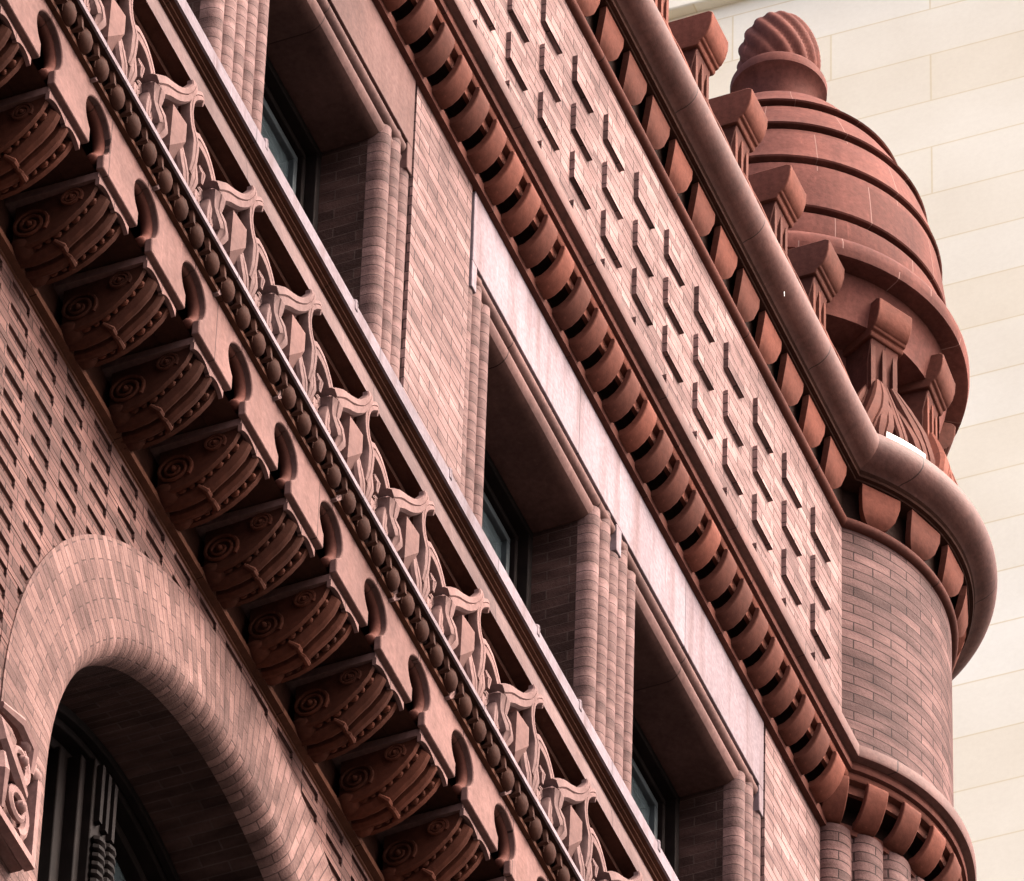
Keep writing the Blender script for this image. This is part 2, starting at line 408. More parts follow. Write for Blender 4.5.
for i in range(3):
    x = IT1 - .16 - i * .34
    spiral(im, (x, IZ0 + .16), .10, 1.6, -1.2, .075, .026); spiral(im, (x - .02, IZ0 + .37), .09, 1.5, 1.2, .08, .024, -1)
    im.tube([(x + .08, .07, IZ0 + .30), (x - .05, .10, IZ0 + .27), (x - .15, .09, IZ0 + .36), (x - .17, .08, IZ0 + .46)], [.02, .03, .03, .012], 7)
    im.tube([(x - .10, .07, IZ0 + .08), (x - .16, .10, IZ0 + .2), (x - .15, .09, IZ0 + .3)], [.02, .03, .014], 7)
im.build('scroll_carving', 'leaf', o)

# ---------------- string moulding under the modillions
p = MB()
p.strip([(0, -.015), (.008, -.012), (.008, -.002), (.004, .0), (.036, .004), (.038, .02), (.036, .036), (0, .05)], TL, 7.1)
p.build('string_moulding', 'rust', B)

# ---------------- modillion cornice
NM0, NM1, PM, TM0 = -9, 14, .4566, .319                        # index range, pitch, start of abacus
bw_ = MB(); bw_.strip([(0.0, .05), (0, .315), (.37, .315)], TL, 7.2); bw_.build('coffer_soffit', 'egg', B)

def modillion():
    m = MB(); W = .25
    prof = [(.03, .045), (.09, .038), (.15, .05), (.20, .072), (.25, .105), (.30, .15), (.34, .20), (.362, .25)]
    us = [-.5, -.5, -.41, -.395, -.30, -.285, -.20, -.12, -.05, -.015, .015, .05, .12, .20, .285, .30, .395, .41, .5, .5]
    def ht(u, s):
        a = abs(u)
        if a > .40: return 0.012
        if a > .29: return -.024
        lob = .026 * math.sin(math.pi * min(1, max(0, (a - .0) / .29))) + .004
        if a < .02: lob = -.034
        if s < .55: lob += .012 * (1 if a > .02 else 0)
        return lob
    rows = []
    for i, (d, z) in enumerate(prof):
        a = prof[max(i - 1, 0)]; b = prof[min(i + 1, len(prof) - 1)]
        tx, tz = b[0] - a[0], b[1] - a[1]; l = math.hypot(tx, tz); nx, nz = tz / l, -tx / l
        s = i / (len(prof) - 1); wd = W * (.82 + .18 * s)
        r = []
        for j, u in enumerate(us):
            h = ht(u, s)
            if j in (0, len(us) - 1): r.append((u * wd, d, .262))
            else: r.append((u * wd, d + nx * h, z + nz * h))
        rows.append(r)
    m.grid(rows, cap=False)
    m.face(rows[-1]); m.face(rows[0])
    # leaf lip
    m.tube([(-.078, .19, .046), (-.05, .218, .034), (-.02, .214, .042), (0, .20, .056), (.02, .214, .042), (.05, .218, .034), (.078, .19, .046)], [.008, .014, .014, .009, .014, .014, .008], 7)
    # rolled ends at the wall
    for s_ in (-1, 1):
        m.ball((s_ * .062, .055, .052), (.056, .06, .046), 12, 8)
        m.ball((s_ * .062, .025, .026), (.024, .024, .022), 8, 6)
    bs = []
    for s_ in (-1, 1):
        b = MB(); bs.append(b)
        for i in range(7):
            s = .22 + i * .105; x = s * (len(prof) - 1); k = int(x); f = x - k
            d = prof[k][0] + (prof[min(k + 1, 7)][0] - prof[k][0]) * f; z = prof[k][1] + (prof[min(k + 1, 7)][1] - prof[k][1]) * f
            wd = W * (.82 + .18 * s); e = .014 if i % 2 else .022
            b.ball((s_ * .348 * wd, d, z + .004), (.0115, e, .0115 + e * .35), 8, 6)
    return m, bs
m, bs = modillion()
mod = m.build('modillion', 'carve', B, local=True, smooth=28)
for b in bs: b.build('bead_row', 'carve', mod, local=True)
ab = MB(); ab.box(-.1375, .1375, .0, .385, .262, .300)
# scalloped lit front edge of the cap
sc = [(-.1385, .268)]
for s0 in (-.1385, -.012):
    for i in range(0, 9):
        u = i / 8; sc.append((s0 + .150 * u if s0 < -.1 else .012 + .1265 * u, .268 - .020 - .03 * (1 - (2 * u - 1) ** 2) * -1 - .022))
sc.append((.1385, .268))
ab.prism(sc, .374, .392)
ab.build('abacus', 'pink', mod, local=True, bevel=.004)
for s_ in (-1, 1):                                            # spiral volutes cut on both cheeks
    for cx_, cz_, r0 in ((.10, .135, .072), (.27, .215, .04)):
        vo = MB(); pts = []; rad = []
        for i in range(40):
            u = i / 39; a = -.6 + u * 2.6 * 2 * math.pi; rr = r0 * (1 - u) ** .9 + .006
            pts.append((s_ * (.112 if cx_ < .2 else .119), cx_ + rr * math.cos(a), cz_ + rr * math.sin(a))); rad.append(.009 * (1 - .3 * u))
        vo.tube(pts, rad, 6, up=(1, 0, 0))
        vo.ball((s_ * .114, cx_, cz_), (.02, .014, .014), 8, 6)
        vo.build('volute', 'carve', mod, local=True)
first = True
for i in range(NM0, NM1 + 1):
    loc = (TM0 + .1375 + i * PM, 0, GZ)
    if first: mod.location = loc; mo = mod; first = False
    else: mo = clone(mod, B, loc)
    mo.location.x += random.uniform(-.004, .004); mo.rotation_euler = (random.uniform(-.006, .006), random.uniform(-.012, .012), random.uniform(-.012, .012)); mo.location.z += random.uniform(-.003, .003)

# fascia with round keyhole notches
fa = MB(); ZB, ZT, RN = .297, .625, .116
nr = None
czn = .468; half = .066; ab_ = math.degrees(math.asin(half / RN))
for i in range(NM0, NM1 + 1):
    c1 = TM0 + i * PM + .378; c0 = c1 - PM
    ls = [270 - ab_ - k * (180 - ab_) / 16 for k in range(17)]; rs_ = [90 - k * (180 - ab_) / 16 for k in range(17)]
    poly = [(c0, ZT)] + [(c0 + RN * math.cos(R_(a)), czn + RN * math.sin(R_(a))) for a in rs_] + [(c0 + half, ZB), (c1 - half, ZB)] + [(c1 + RN * math.cos(R_(a)), czn + RN * math.sin(R_(a))) for a in ls] + [(c1, ZT)]
    fa.prism(poly, .378, .412)
fas = fa.build('keyhole_fascia', 'pink', B, bevel=.006)
hr = MB()
pp = [((RN + .006) * math.cos(R_(a)), .360, .468 + (RN + .006) * math.sin(R_(a))) for a in range(226, -56, -9)]
hr.tube(pp, [.022] + [.027] * (len(pp) - 2) + [.022], 12)
for e in (pp[0], pp[-1]): hr.ball(e, (.025, .027, .025), 10, 8)
ho = hr.build('horseshoe_roll', 'terra', fas, local=True, smooth=60)
for i in range(NM0, NM1 + 1):
    loc = (TM0 + i * PM + .378, 0, GZ)
    if i == NM0: ho.location = loc
    else: clone(ho, fas, loc)
fb = MB(); fb.strip([(.24, .312), (.24, .62), (.36, .62)], TL, 7.2); fb.build('fascia_backing', 'recess_shade', B)

# egg and dart band with its lips
p = MB(); p.strip([(.36, .622), (.432, .624), (.434, .642), (.425, .648)], TL, 7.25); p.build('rust_fillet', 'rust', B)
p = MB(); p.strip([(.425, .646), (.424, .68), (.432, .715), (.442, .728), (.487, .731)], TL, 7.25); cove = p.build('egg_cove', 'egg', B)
p = MB(); t = -1.528 - .1525 * 26
while t < 7.0:
    p.ball((t, .436, .684), (.056, .040, .060), 12, 9)
    p.tube([(t + .07, .43, .645), (t + .079, .462, .66), (t + .078, .452, .725)], [.006, .016, .02], 6)
    p.tube([(t - .055, .425, .72), (t - .058, .45, .69), (t - .04, .44, .645)], [.006, .008, .005], 5)
    t += .1525
p.build('egg_and_dart', 'egg', cove)
p = MB(); p.strip([(.480, .729), (.490, .730), (.490, .756), (.40, .764), (.345, .78)], TL, 7.25); p.build('cornice_lip', 'lintel', B)

# ---------------- foliage frieze
p = MB(); p.strip([(.345, .76), (.345, 1.27), (.40, 1.27)], TL, 7.3); p.build('frieze_wall', 'recess_shade', B)
import json
CAMR = ((0.37405428, 0.92709557, 0.02402485), (0.67711055, -0.25530786, -0.69017331), (0.63372289, -0.27442976, 0.72324519))
UT, ULZ = 1.203 - .05, 0
# unit drawn in facade metres, origin at the scroll head (t=0, z=1.24)
def A(x, y):                          # tracing grid -> facade metres
    px, py = (x - 120) / 8, (y - 120) / 8
    t = 0.0; z = 0.0
    det = 97.5 * -172 - 176 * 4
    # px = 94 t + 3 z ; py = 166 t - 166 z
    t = (px * -166 - 3 * py) / (94 * -166 - 3 * 166); z = (94 * py - 166 * px) / (94 * -166 - 3 * 166)
    return t, z
def strand(m, pts, rad, d=.44, sq=.75, curl=0):
    q = []
    for i, (x, y) in enumerate(pts):
        t, z = A(x, y); q.append((t, d + (curl[i] if curl else 0), z))
    # resample smooth (Catmull-Rom)
    out = []; ro_ = []
    for i in range(len(q) - 1):
        p0, p1, p2, p3 = (Vector(q[max(i - 1, 0)]), Vector(q[i]), Vector(q[i + 1]), Vector(q[min(i + 2, len(q) - 1)]))
        for k in range(4):
            u = k / 4
            out.append(tuple(.5 * ((2 * p1) + (p2 - p0) * u + (2 * p0 - 5 * p1 + 4 * p2 - p3) * u * u + (3 * p1 - p0 - 3 * p2 + p3) * u ** 3)))
            ro_.append(rad[i] * (1 - u) + rad[i + 1] * u)
    out.append(q[-1]); ro_.append(rad[-1])
    blade(m, out, ro_, sq)
def blade(m, pts, rad, sq=.8, up=(0, 1, 0)):                  # ribbon with a raised rim and a sunk mid-vein
    sec = [(-1, -.9), (-1, .35), (-.80, .74), (-.12, .80), (0, .62), (.12, .80), (.80, .74), (1, .35), (1, -.9)]
    rows = []; up = Vector(up)
    for i, p in enumerate(pts):
        p = Vector(p); tg = (Vector(pts[min(i + 1, len(pts) - 1)]) - Vector(pts[max(i - 1, 0)])).normalized()
        side = tg.cross(up)
        if side.length < .05: side = tg.cross(Vector((1, 0, 0)))
        side.normalize(); nn = side.cross(tg).normalized()
        if nn.dot(up) < 0: nn = -nn
        rows.append([tuple(p + side * rad[i] * u + nn * max(rad[i], .014) * v * sq * 1.5) for u, v in sec])
    m.grid(rows, True, cap=True)
lf = MB()
strand(lf, [(80, 90), (95, 150), (105, 260), (130, 360), (150, 440), (135, 520)], [.03, .066, .046, .056, .05, .008], .45, .62)
strand(lf, [(90, 120), (150, 130), (215, 180), (265, 195), (285, 150), (280, 95)], [.046, .048, .042, .030, .022, .016], .462, .6, [0, 0, .01, .03, .05, .05])
strand(lf, [(75, 200), (60, 280), (62, 350), (85, 370), (100, 320)], [.02, .024, .022, .016, .012], .455, .7)
strand(lf, [(20, 100), (5, 170), (10, 260)], [.012, .03, .006], .43, .7)
strand(lf, [(375, 260), (350, 205), (308, 205), (312, 300), (335, 410), (372, 540), (372, 680), (365, 760)], [.018, .022, .024, .022, .026, .034, .028, .014], .46, .7, [.03, .04, .03, .02, .01, 0, 0, 0])
strand(lf, [(360, 465), (410, 520), (460, 610), (505, 720), (545, 860), (570, 930)], [.024, .042, .04, .034, .030, .024], .445, .65)
strand(lf, [(308, 540), (305, 640), (325, 760), (350, 880)], [.018, .038, .04, .024], .45, .6)
strand(lf, [(385, 540), (400, 680), (410, 800), (400, 900)], [.018, .034, .036, .014], .44, .6)
strand(lf, [(440, 700), (460, 770), (465, 845)], [.008, .024, .008], .45, .7)
strand(lf, [(175, 330), (190, 400), (195, 480)], [.012, .022, .006], .44, .7)
for (x, y), ang, l, r in (((372, 500), 40, 90, 15), ((415, 540), 55, 80, 14), ((460, 640), 50, 80, 14), ((505, 740), 50, 80, 13), ((330, 430), 60, 90, 14), ((150, 300), 70, 80, 15), ((120, 420), 110, 80, 16),
                          ((330, 700), 95, 110, 14), ((375, 760), 80, 110, 14), ((250, 760), 85, 120, 16), ((230, 620), 100, 90, 13), ((30, 330), 80, 100, 16), ((420, 560), 20, 80, 13), ((480, 660), 15, 80, 13), ((530, 780), 10, 70, 12), ((340, 330), 130, 90, 14), ((310, 240), 150, 80, 13),
                          ((60, 130), 150, 90, 15), ((30, 60), 60, 110, 15), ((270, 700), 70, 130, 17), ((290, 820), 60, 120, 16), ((400, 900), 30, 100, 14), ((200, 180), 300, 70, 12), ((150, 120), 290, 80, 12)):
    q = [(x + l * f * math.cos(R_(ang + 25 * f)), y + l * f * math.sin(R_(ang + 25 * f))) for f in (0, .35, .7, 1)]
    strand(lf, q, [r / 900 * .6, r / 640, r / 700, .004], .425, .7)
leaf = lf.build('acanthus_scroll', 'leaf', B, local=True, smooth=28)
db = MB()                                                     # faceted boss
P = [A(202, 262), A(300, 408), A(298, 545), A(272, 700), A(192, 575)]
c3 = [(*P[0],), (*P[1],), (*P[2],), (*P[4],)]
front = [(P[0][0], .487, P[0][1]), (P[1][0], .487, P[1][1]), (P[2][0], .487, P[2][1]), (P[4][0], .487, P[4][1])]
tip = (P[3][0] + .01, .425, P[3][1] - .02)
back = [(x, .36, z) for x, d, z in front]
db.face(front); db.face([front[3], front[2], tip]); db.face([front[2], back[2], tip]); db.face([front[3], tip, back[3]]); db.face([tip, back[2], back[3]])
for a in ((0, 1), (1, 2), (3, 0)): db.face([front[a[0]], front[a[1]], back[a[1]], back[a[0]]])
db.build('faceted_boss', 'pink', leaf, local=True, bevel=.004)
PL = .5916; T_H = 1.0025
first = True
for i in range(-12, 10):
    loc = (T_H + i * PL, 0, GZ + 1.045)
    if first: leaf.location = loc; first = False
    else: clone(leaf, B, loc)

# ---------------- sill course
p = MB(); p.strip([(.345, 1.255), (.44, 1.258), (.444, 1.275), (.425, 1.28), (.43, 1.29), (.502, 1.296)], TL, 7.4); p.build('frieze_crown', 'egg', B)
p = MB()
p.strip([(.502, 1.296), (.500, 1.33), (.494, 1.40), (.478, 1.46), (.470, 1.50)], TL, 7.4); p.build('sill_band', 'sill', B)
p = MB()
p.strip([(.470, 1.478), (.488, 1.480), (.490, 1.487), (.484, 1.491), (.503, 1.494), (.505, 1.501), (.498, 1.506), (.53, 1.509)], TL, 7.4); p.build('sill_fillets', 'rust', B)
p = MB(); p.strip([(.52, 1.508), (.53, 1.5085), (.53, 1.597), (.33, 1.625), (-.1, 1.63)], TL, 7.4); sill = p.build('window_sill_course', 'lintel', B, bevel=.004)
clip = MB()
clip.box(-.014, .014, -.04, .004, -.03, .02); clip.ball((0, -.01, .02), (.017, .018, .016), 8, 6)
co = clip.build('sill_clip', 'lintel', sill, local=True, bevel=.004)
co.location = (.10, -.528, GZ + 1.594)
for t in (1.02, 2.02, 2.98, 3.45, 4.35): clone(co, sill, (t, -.53, GZ + 1.585))

# ---------------- upper wall with windows
ZS, ZH, ZLT = 1.6, 3.36, 3.97
WIN = [(-1.19, -.01), (.49, 1.66), (2.85, 4.04), (4.55, 5.80)]
WIN = [(WIN[2][0] - 8.06, WIN[2][1] - 8.06), (WIN[3][0] - 8.06, WIN[3][1] - 8.06)] + WIN
RP = .095
uw = MB()
def wallpanel(m, t0, t1, z0, z1, d=DW2):
    m = MB(); m.box(t0, t1, d - .5, d, z0, z1); m.build('wall_pier', 'brick', B)
PAIRS = [(0, 1), (2, 3), (4, 5)]
edge = TL
for a, b in PAIRS:
    l, r = WIN[a][0] - 3 * RP, WIN[b][1] + 3 * RP
    wallpanel(uw, edge, l, 1.5, ZLT); edge = r
wallpanel(uw, edge, tjr(DW2, .77) + .1, 1.5, ZLT)

jr = MB(); rv = MB()
def roll(m, tc_, z0, z1, r=RP / 2, d=DW2 - .052):
    n = 10
    rows = [[(tc_ + r * math.cos(math.pi * k / n), d + r * math.sin(math.pi * k / n), z) for k in range(n + 1)] for z in (z0, z1)]
    m.grid(rows, uvf=lambda a, b: (.5, (z0, z1)[a]))
def edge_roll(m, t, sgn, z0, z1, r=.085):      # half round at the opening with a groove behind it
    pf = [(0, -.087)] + [(r * .52 - r * .52 * math.cos(R_(a)), -.058 + .054 * math.sin(R_(a))) for a in range(0, 181, 15)] + [(r * 1.04, -.09)]
    rows = [[(t + sgn * x, DW2 + d, z) for x, d in pf] for z in (z0, z1)]
    m.grid(rows, uvf=lambda a, b: (.5, (z0, z1)[a]))
EARB = 3.37
for a, b in PAIRS:
    (l0, r0), (l1, r1) = WIN[a], WIN[b]
    for t, sg in ((l0, -1), (r1, 1)):
        jr = MB()
        edge_roll(jr, t, sg, 1.55, ZH + .088); roll(jr, t + sg * (RP * 1.5), 1.55, ZH + .168); roll(jr, t + sg * RP * 2.5, 1.55, EARB)
        jr.face([(t + sg * RP * .9, DW2 - .3, 1.55), (t + sg * RP * 3.2, DW2 - .3, 1.55), (t + sg * RP * 3.2, DW2 - .3, EARB), (t + sg * RP * .9, DW2 - .3, EARB)])
        jr.box(min(t + sg * RP * .96, t + sg * RP * 3), max(t + sg * RP * .96, t + sg * RP * 3), -.1, DW2 - .05, 1.5, 3.5)
        jr.build('jamb_moulding', 'jamb', B, smooth=50)
    mw = l1 - r0; q = mw / 5; jr = MB()
    edge_roll(jr, r0, 1, 1.55, ZH + .088); edge_roll(jr, l1, -1, 1.55, ZH + .088)
    for k in (1.5, 2.5, 3.5): roll(jr, r0 + q * k, 1.55, ZH + (.168 if k != 2.5 else .0), q / 2)
    jr.box(r0 + q * .9, l1 - q * .9, -.1, DW2 - .055, 1.5, 3.5)
    jr.build('jamb_moulding', 'jamb', B, smooth=50)

def lintel(a, b, mat):
    (l0, r0), (l1, r1) = WIN[a], WIN[b]
    m = MB(); L0, L1 = l0 - 2.72 * RP, r1 + 2.72 * RP
    zg = 3.532
    m.box(L0, L1, DW2 - .3, DW2 + .004, zg, ZLT - .001)
    for x0, x1 in ((L0, l0 - 2.18 * RP), (r1 + 2.18 * RP, L1)): m.box(x0, x1, DW2 - .2, DW2 + .004, EARB, zg)
    q = (l1 - r0) / 5
    m.box(r0 + q * 2.22, r0 + q * 2.78, DW2 - .2, DW2 + .004, EARB, zg)
    o = m.build('lintel', mat, B, bevel=.004)
    h = MB()
    for (x0, x1), lm, rm_ in (((l0, r0), 2.1 * RP, q * 2.15), ((l1, r1), q * 2.15, 2.1 * RP)):
        sp_ = MB(); sp_.grid([[(x, -.05, ZH + .002), (x, DW2 - .115, ZH + .004)] + [(x, DW2 - .097 + .077 * math.sin(R_(a_)), ZH + .081 - .077 * math.cos(R_(a_))) for a_ in (10, 20, 30, 40, 50)] for x in (x0, x1)]); sp_.build('soffit', 'soffit', o)
        prof = [(DW2 - .097 + .077 * math.sin(R_(a_)), ZH + .081 - .077 * math.cos(R_(a_))) for a_ in (50, 60, 70, 80, 90)] + [(DW2 - .026, ZH + .094), (DW2 - .06, ZH + .098)] \
            + [(DW2 - .038 + .038 * math.sin(R_(a_)), ZH + .134 - .036 * math.cos(R_(a_))) for a_ in range(5, 176, 17)] + [(DW2 - .06, ZH + .171), (DW2 - .06, zg + .01)]
        h.grid([[(x, d, z) for d, z in prof] for x in (x0 - lm, x1 + rm_)])
    h.build('head_moulding', 'pink', o, smooth=40)
    return o
lintel(0, 1, 'pink'); lintel(2, 3, 'pink'); lintel(4, 5, 'lintel')
# brick above / beside lintels is part of the wall; spandrel fill behind
sf_ = MB(); sf_.box(TL, 7.0, -.2, DW2 - .31, 3.5, 4.4); sf_.build('wall_backing', 'brick', B)

def window(l, r):
    wv = empty('window', B)
    m = MB()
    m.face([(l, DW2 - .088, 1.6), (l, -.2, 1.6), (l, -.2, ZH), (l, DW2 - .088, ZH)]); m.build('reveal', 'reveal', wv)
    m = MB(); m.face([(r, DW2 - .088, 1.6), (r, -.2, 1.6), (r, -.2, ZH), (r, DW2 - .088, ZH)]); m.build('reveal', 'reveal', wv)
    f = MB(); D0 = -.01
    for x0, x1, z0, z1, d in ((l, r, ZH - .045, ZH - .001, D0 + .05), (l + .001, l + .045, 1.62, ZH - .045, D0 + .05), (r - .045, r - .001, 1.62, ZH - .045, D0 + .05),
                              (l + .045, r - .045, ZH - .08, ZH - .045, D0), (l + .045, l + .075, 1.62, ZH - .08, D0), (r - .075, r - .045, 1.62, ZH - .08, D0), (l + .045, r - .045, 1.62, 1.70, D0)):
        f.box(x0, x1, -.16, d, z0, z1)
    f.build('frame', 'wood', wv, bevel=.005)
    f = MB(); zc = 2.5
    for x0, x1, z0, z1, d in ((l + .075, r - .075, ZH - .12, ZH - .08, -.035), (l + .075, l + .11, 1.70, ZH - .12, -.035), (r - .11, r - .075, 1.70, ZH - .12, -.035), (l + .11, r - .11, zc, zc + .045, -.04), (l + .11, r - .11, 1.70, 1.76, -.04)):
        f.box(x0, x1, -.155, d, z0, z1)
    f.build('sash', 'frame', wv, bevel=.004)
    gx = MB(); gx.box(l + .10, r - .10, -.075, -.062, 1.72, ZH - .11); gx.build('pane', 'glass', wv)
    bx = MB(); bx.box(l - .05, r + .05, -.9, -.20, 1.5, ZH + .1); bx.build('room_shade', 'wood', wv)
for l, r in WIN: window(l, r)

# ---------------- turret
T = empty('turret', B)
# clustered shafts under the dentils
cs = MB(); prof_pts = []
bounds = [-53.5 + 0, -40, -26, -11] + [4 + 15 * k for k in range(8)]
pts = []
for a0, a1 in zip(bounds[:-1], bounds[1:]):
    for k in range(8):
        u = k / 8; a = R_(a0 + (a1 - a0) * u); r = .735 + .042 * math.sin(math.pi * u) ** .6
        pts.append((TC + r * math.sin(a), DC + r * math.cos(a)))
cs.grid([[(x, d, -28.3) for x, d in pts], [(x, d, ZLT + .02) for x, d in pts]], uvf=lambda a, b: (b * .025, (-28.3, ZLT)[a]))
cs.build('clustered_shafts', 'drum', T, smooth=60)
p = MB(); p.ring([(DW3, 4.36), (DW3, 5.92)], uv=True); p.build('drum', 'drum', T)

# ---------------- dentil course (facade and turret share the profiles)
PB = [(.30, ZLT - .002), (.364, ZLT + .002), (.366, 4.026), (.355, 4.034)]
PR = [(.358, 4.032), (.338, 4.036), (.338, 4.14), (.43, 4.142)]
PT_ = [(.428, 4.140), (.446, 4.142), (.449, 4.195), (.48, 4.20), (.488, 4.21), (.49, 4.232)]
PC = [(.49, 4.232), (.487, 4.236), (.508, 4.240), (.513, 4.262), (.508, 4.275), (.51, 4.29)]
PD = [(.505, 4.29), (.547, 4.294), (.552, 4.305), (.552, 4.362), (.44, 4.43)]
p = MB(); p.strip(PB, TL, None); p.build('dentil_bed', 'terra', B)
p = MB(); p.ring(PB); p.build('dentil_bed', 'terra', T)
p = MB(); p.strip(PR, TL, None); p.build('dentil_recess', 'recess_shade', B)
p = MB(); p.ring(PR); p.build('dentil_recess', 'recess_shade', T)
p = MB(); p.strip(PT_, TL, None); p.build('dentil_band', 'terra2', B)
p = MB(); p.ring(PT_); p.build('dentil_band', 'terra2', T)
p = MB(); p.strip(PC, TL, None); p.build('dentil_fillets', 'terra', B)
p = MB(); p.ring(PC); p.build('dentil_fillets', 'terra', T)
p = MB(); p.strip(PD, TL, None); p.build('top_fillet', 'torus', B)
p = MB(); p.ring(PD); p.build('top_fillet', 'torus', T)
def dentil(w0, w1):
    oc = [(.362, 4.003), (.385, 4.003), (.412, 4.013), (.446, 4.044), (.476, 4.090), (.497, 4.142), (.503, 4.172)]
    ic = [(.474, 4.176), (.466, 4.146), (.448, 4.108), (.422, 4.072), (.392, 4.048), (.362, 4.042)]
    pr = oc + [(.502, 4.190), (.494, 4.199), (.482, 4.197)] + ic
    m = MB(); m.grid([[(-w0 * (.5), d, z) for d, z in pr], [(w1 * .5, d, z) for d, z in pr]], True, cap=True); return m
dn = dentil(.112, .112).build('dentil', 'terra2', B, local=True, bevel=.005, smooth=40)
t = 6.615; first = True
while t > -1.2:
    if first: dn.location = (t, 0, GZ); first = False
    else: clone(dn, B, (t, 0, GZ))
    t -= .197
for k in range(-1, 11):
    a = R_(-36.5 + 13.3 * k)
    # radial copy: dentil local d measured from facade zero; shift so that d + KR is the radius
    o = clone(dn, T, (TC + KR * math.sin(a), -(DC + KR * math.cos(a)), GZ), a)

# ---------------- upper brick frieze with projecting blocks
p = MB(); TJ3 = tj(DW3)
ts = [TL]; t = 3.356 - .3747 * 20
while t < TJ3 - .25: ts += [t, t + .205]; t += .3747
ts.append(TJ3)
zs = [4.40]
for k in range(4, -1, -1):
    z1 = 5.61 - .32 * k
    if k == 4: zs += [4.41, z1]
    else: zs += [z1 - .17, z1]
zs.append(5.90)
relief(p, ts, zs, lambda i, j: DW3 + (.023 if (i % 2 == 1 and j % 2 == 1) else 0), lambda i, j: True, 0)
p.build('frieze_brick_wall', 'brick', B)

# ---------------- top cornice: roll, scallops, fillets, torus
RL = [(DW3, 5.872), (.448, 5.876)] + [(.452 + .031 * math.cos(R_(a)), 5.905 + .031 * math.sin(R_(a))) for a in range(-95, 96, 16)] + [(.44, 5.938)]
p = MB(); p.strip(RL, TL, None); p.build('roll_moulding', 'terra', B)
p = MB(); p.ring(RL); p.build('roll_moulding', 'terra', T)
CB = [(.44, 5.93), (.44, 6.125), (.535, 6.128), (.538, 6.138), (.556, 6.140), (.560, 6.152), (.55, 6.16), (.565, 6.175)]
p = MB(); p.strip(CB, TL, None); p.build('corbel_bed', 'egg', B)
p = MB(); p.strip([(.455, 5.94), (.455, 6.124)], TL, None); p.build('corbel_recess', 'recess_shade', B)
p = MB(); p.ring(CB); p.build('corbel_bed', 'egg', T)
p = MB(); p.ring([(.455, 5.94), (.455, 6.124)]); p.build('corbel_recess', 'recess_shade', T)
TO = [(.55, 6.165), (.566, 6.178)] + [(.562 + .112 * math.cos(R_(a)), 6.298 + .112 * math.sin(R_(a))) for a in range(-80, 91, 10)] + [(.50, 6.412), (.2, 6.414)]
p = MB(); p.strip(TO, TL, None); tor = p.build('torus_cornice', 'torus', B)
TOr = TO[:-2] + [(.46, 6.412), (.2, 6.414)]
p = MB(); p.ring(TOr); p.build('torus_cornice', 'torus', T)
p = MB(); p.ring([(.585, 6.40), (.60, 6.42), (.60, 6.468), (.585, 6.473)], th0=R_(-37), th1=R_(-23), n=16); p.build('flashing', 'flash', T)

def scallop(w0):
    m = MB(); n = 14; rows = []
    zt, h = 6.122, .20
    for side in (0, 1):
        pass
    def surf(x, v, off):               # v 0 top .. 1 bottom ; profile bulges out at the top and runs back below
        z = zt - v * h
        d = .528 - .085 * (1 - math.sqrt(max(0, 1 - (v * .98) ** 2)))
        return (x, d - off, z)
    us = [-1 + 2 * i / n for i in range(n + 1)]
    def vmax(u): return .30 + .70 * math.sqrt(max(0, 1 - abs(u) ** 2.4))
    K = 8
    out = [[surf(u * w0 / 2, vmax(u) * k / K, 0) for u in us] for k in range(K + 1)]
    inn = [[(p[0] * .97, p[1] - .034, p[2]) for p in r] for r in out]
    m.grid(out); m.grid(inn)
    edge_o = out[K]; m.grid([edge_o, inn[K]])
    m.grid([[r[0] for r in out], [r[0] for r in inn]]); m.grid([[r[-1] for r in out], [r[-1] for r in inn]])
    return m
scm = scallop(.215).build('scallop', 'terra2', B, local=True, smooth=40)
t = 3.581 + .2865 * 10 + .07; first = True
while t > 1.6:
    if first: scm.location = (t, 0, GZ); first = False
    else: clone(scm, B, (t, 0, GZ))
    t -= .2865
for k in range(8):
    a = R_(-36 + 18 * k)
    clone(scm, T, (TC + KR * math.sin(a), -(DC + KR * math.cos(a)), GZ), a)

for c_ in ((4.546, .576, 6.408), (5.542, .624, 6.203), (6.605, .589, 6.407), (3.2, .63, 6.39)):
    p = MB(); p.ball((0, 0, 0), (.0035, .003, .014), 7, 6); p.ball((.003, 0, -.018), (.002, .002, .009), 6, 5); p.build('white_streak', 'flash', tor, loc=V(*c_), local=True)
# ---------------- roof and parapet core
p = MB(); p.box(TL, 7.3, -6, .42, 6.13, 6.405); p.build('roof', 'roof', B)
p = MB(); p.box(TL, 7.0, -.3, DW3 - .06, 4.3, 6.13); p.build('attic_core', 'brick', B)
p = MB(); p.box(7.38, 8.0, -12, -.5, -28.3, 6.1); p.build('side_wall', 'brick', B)

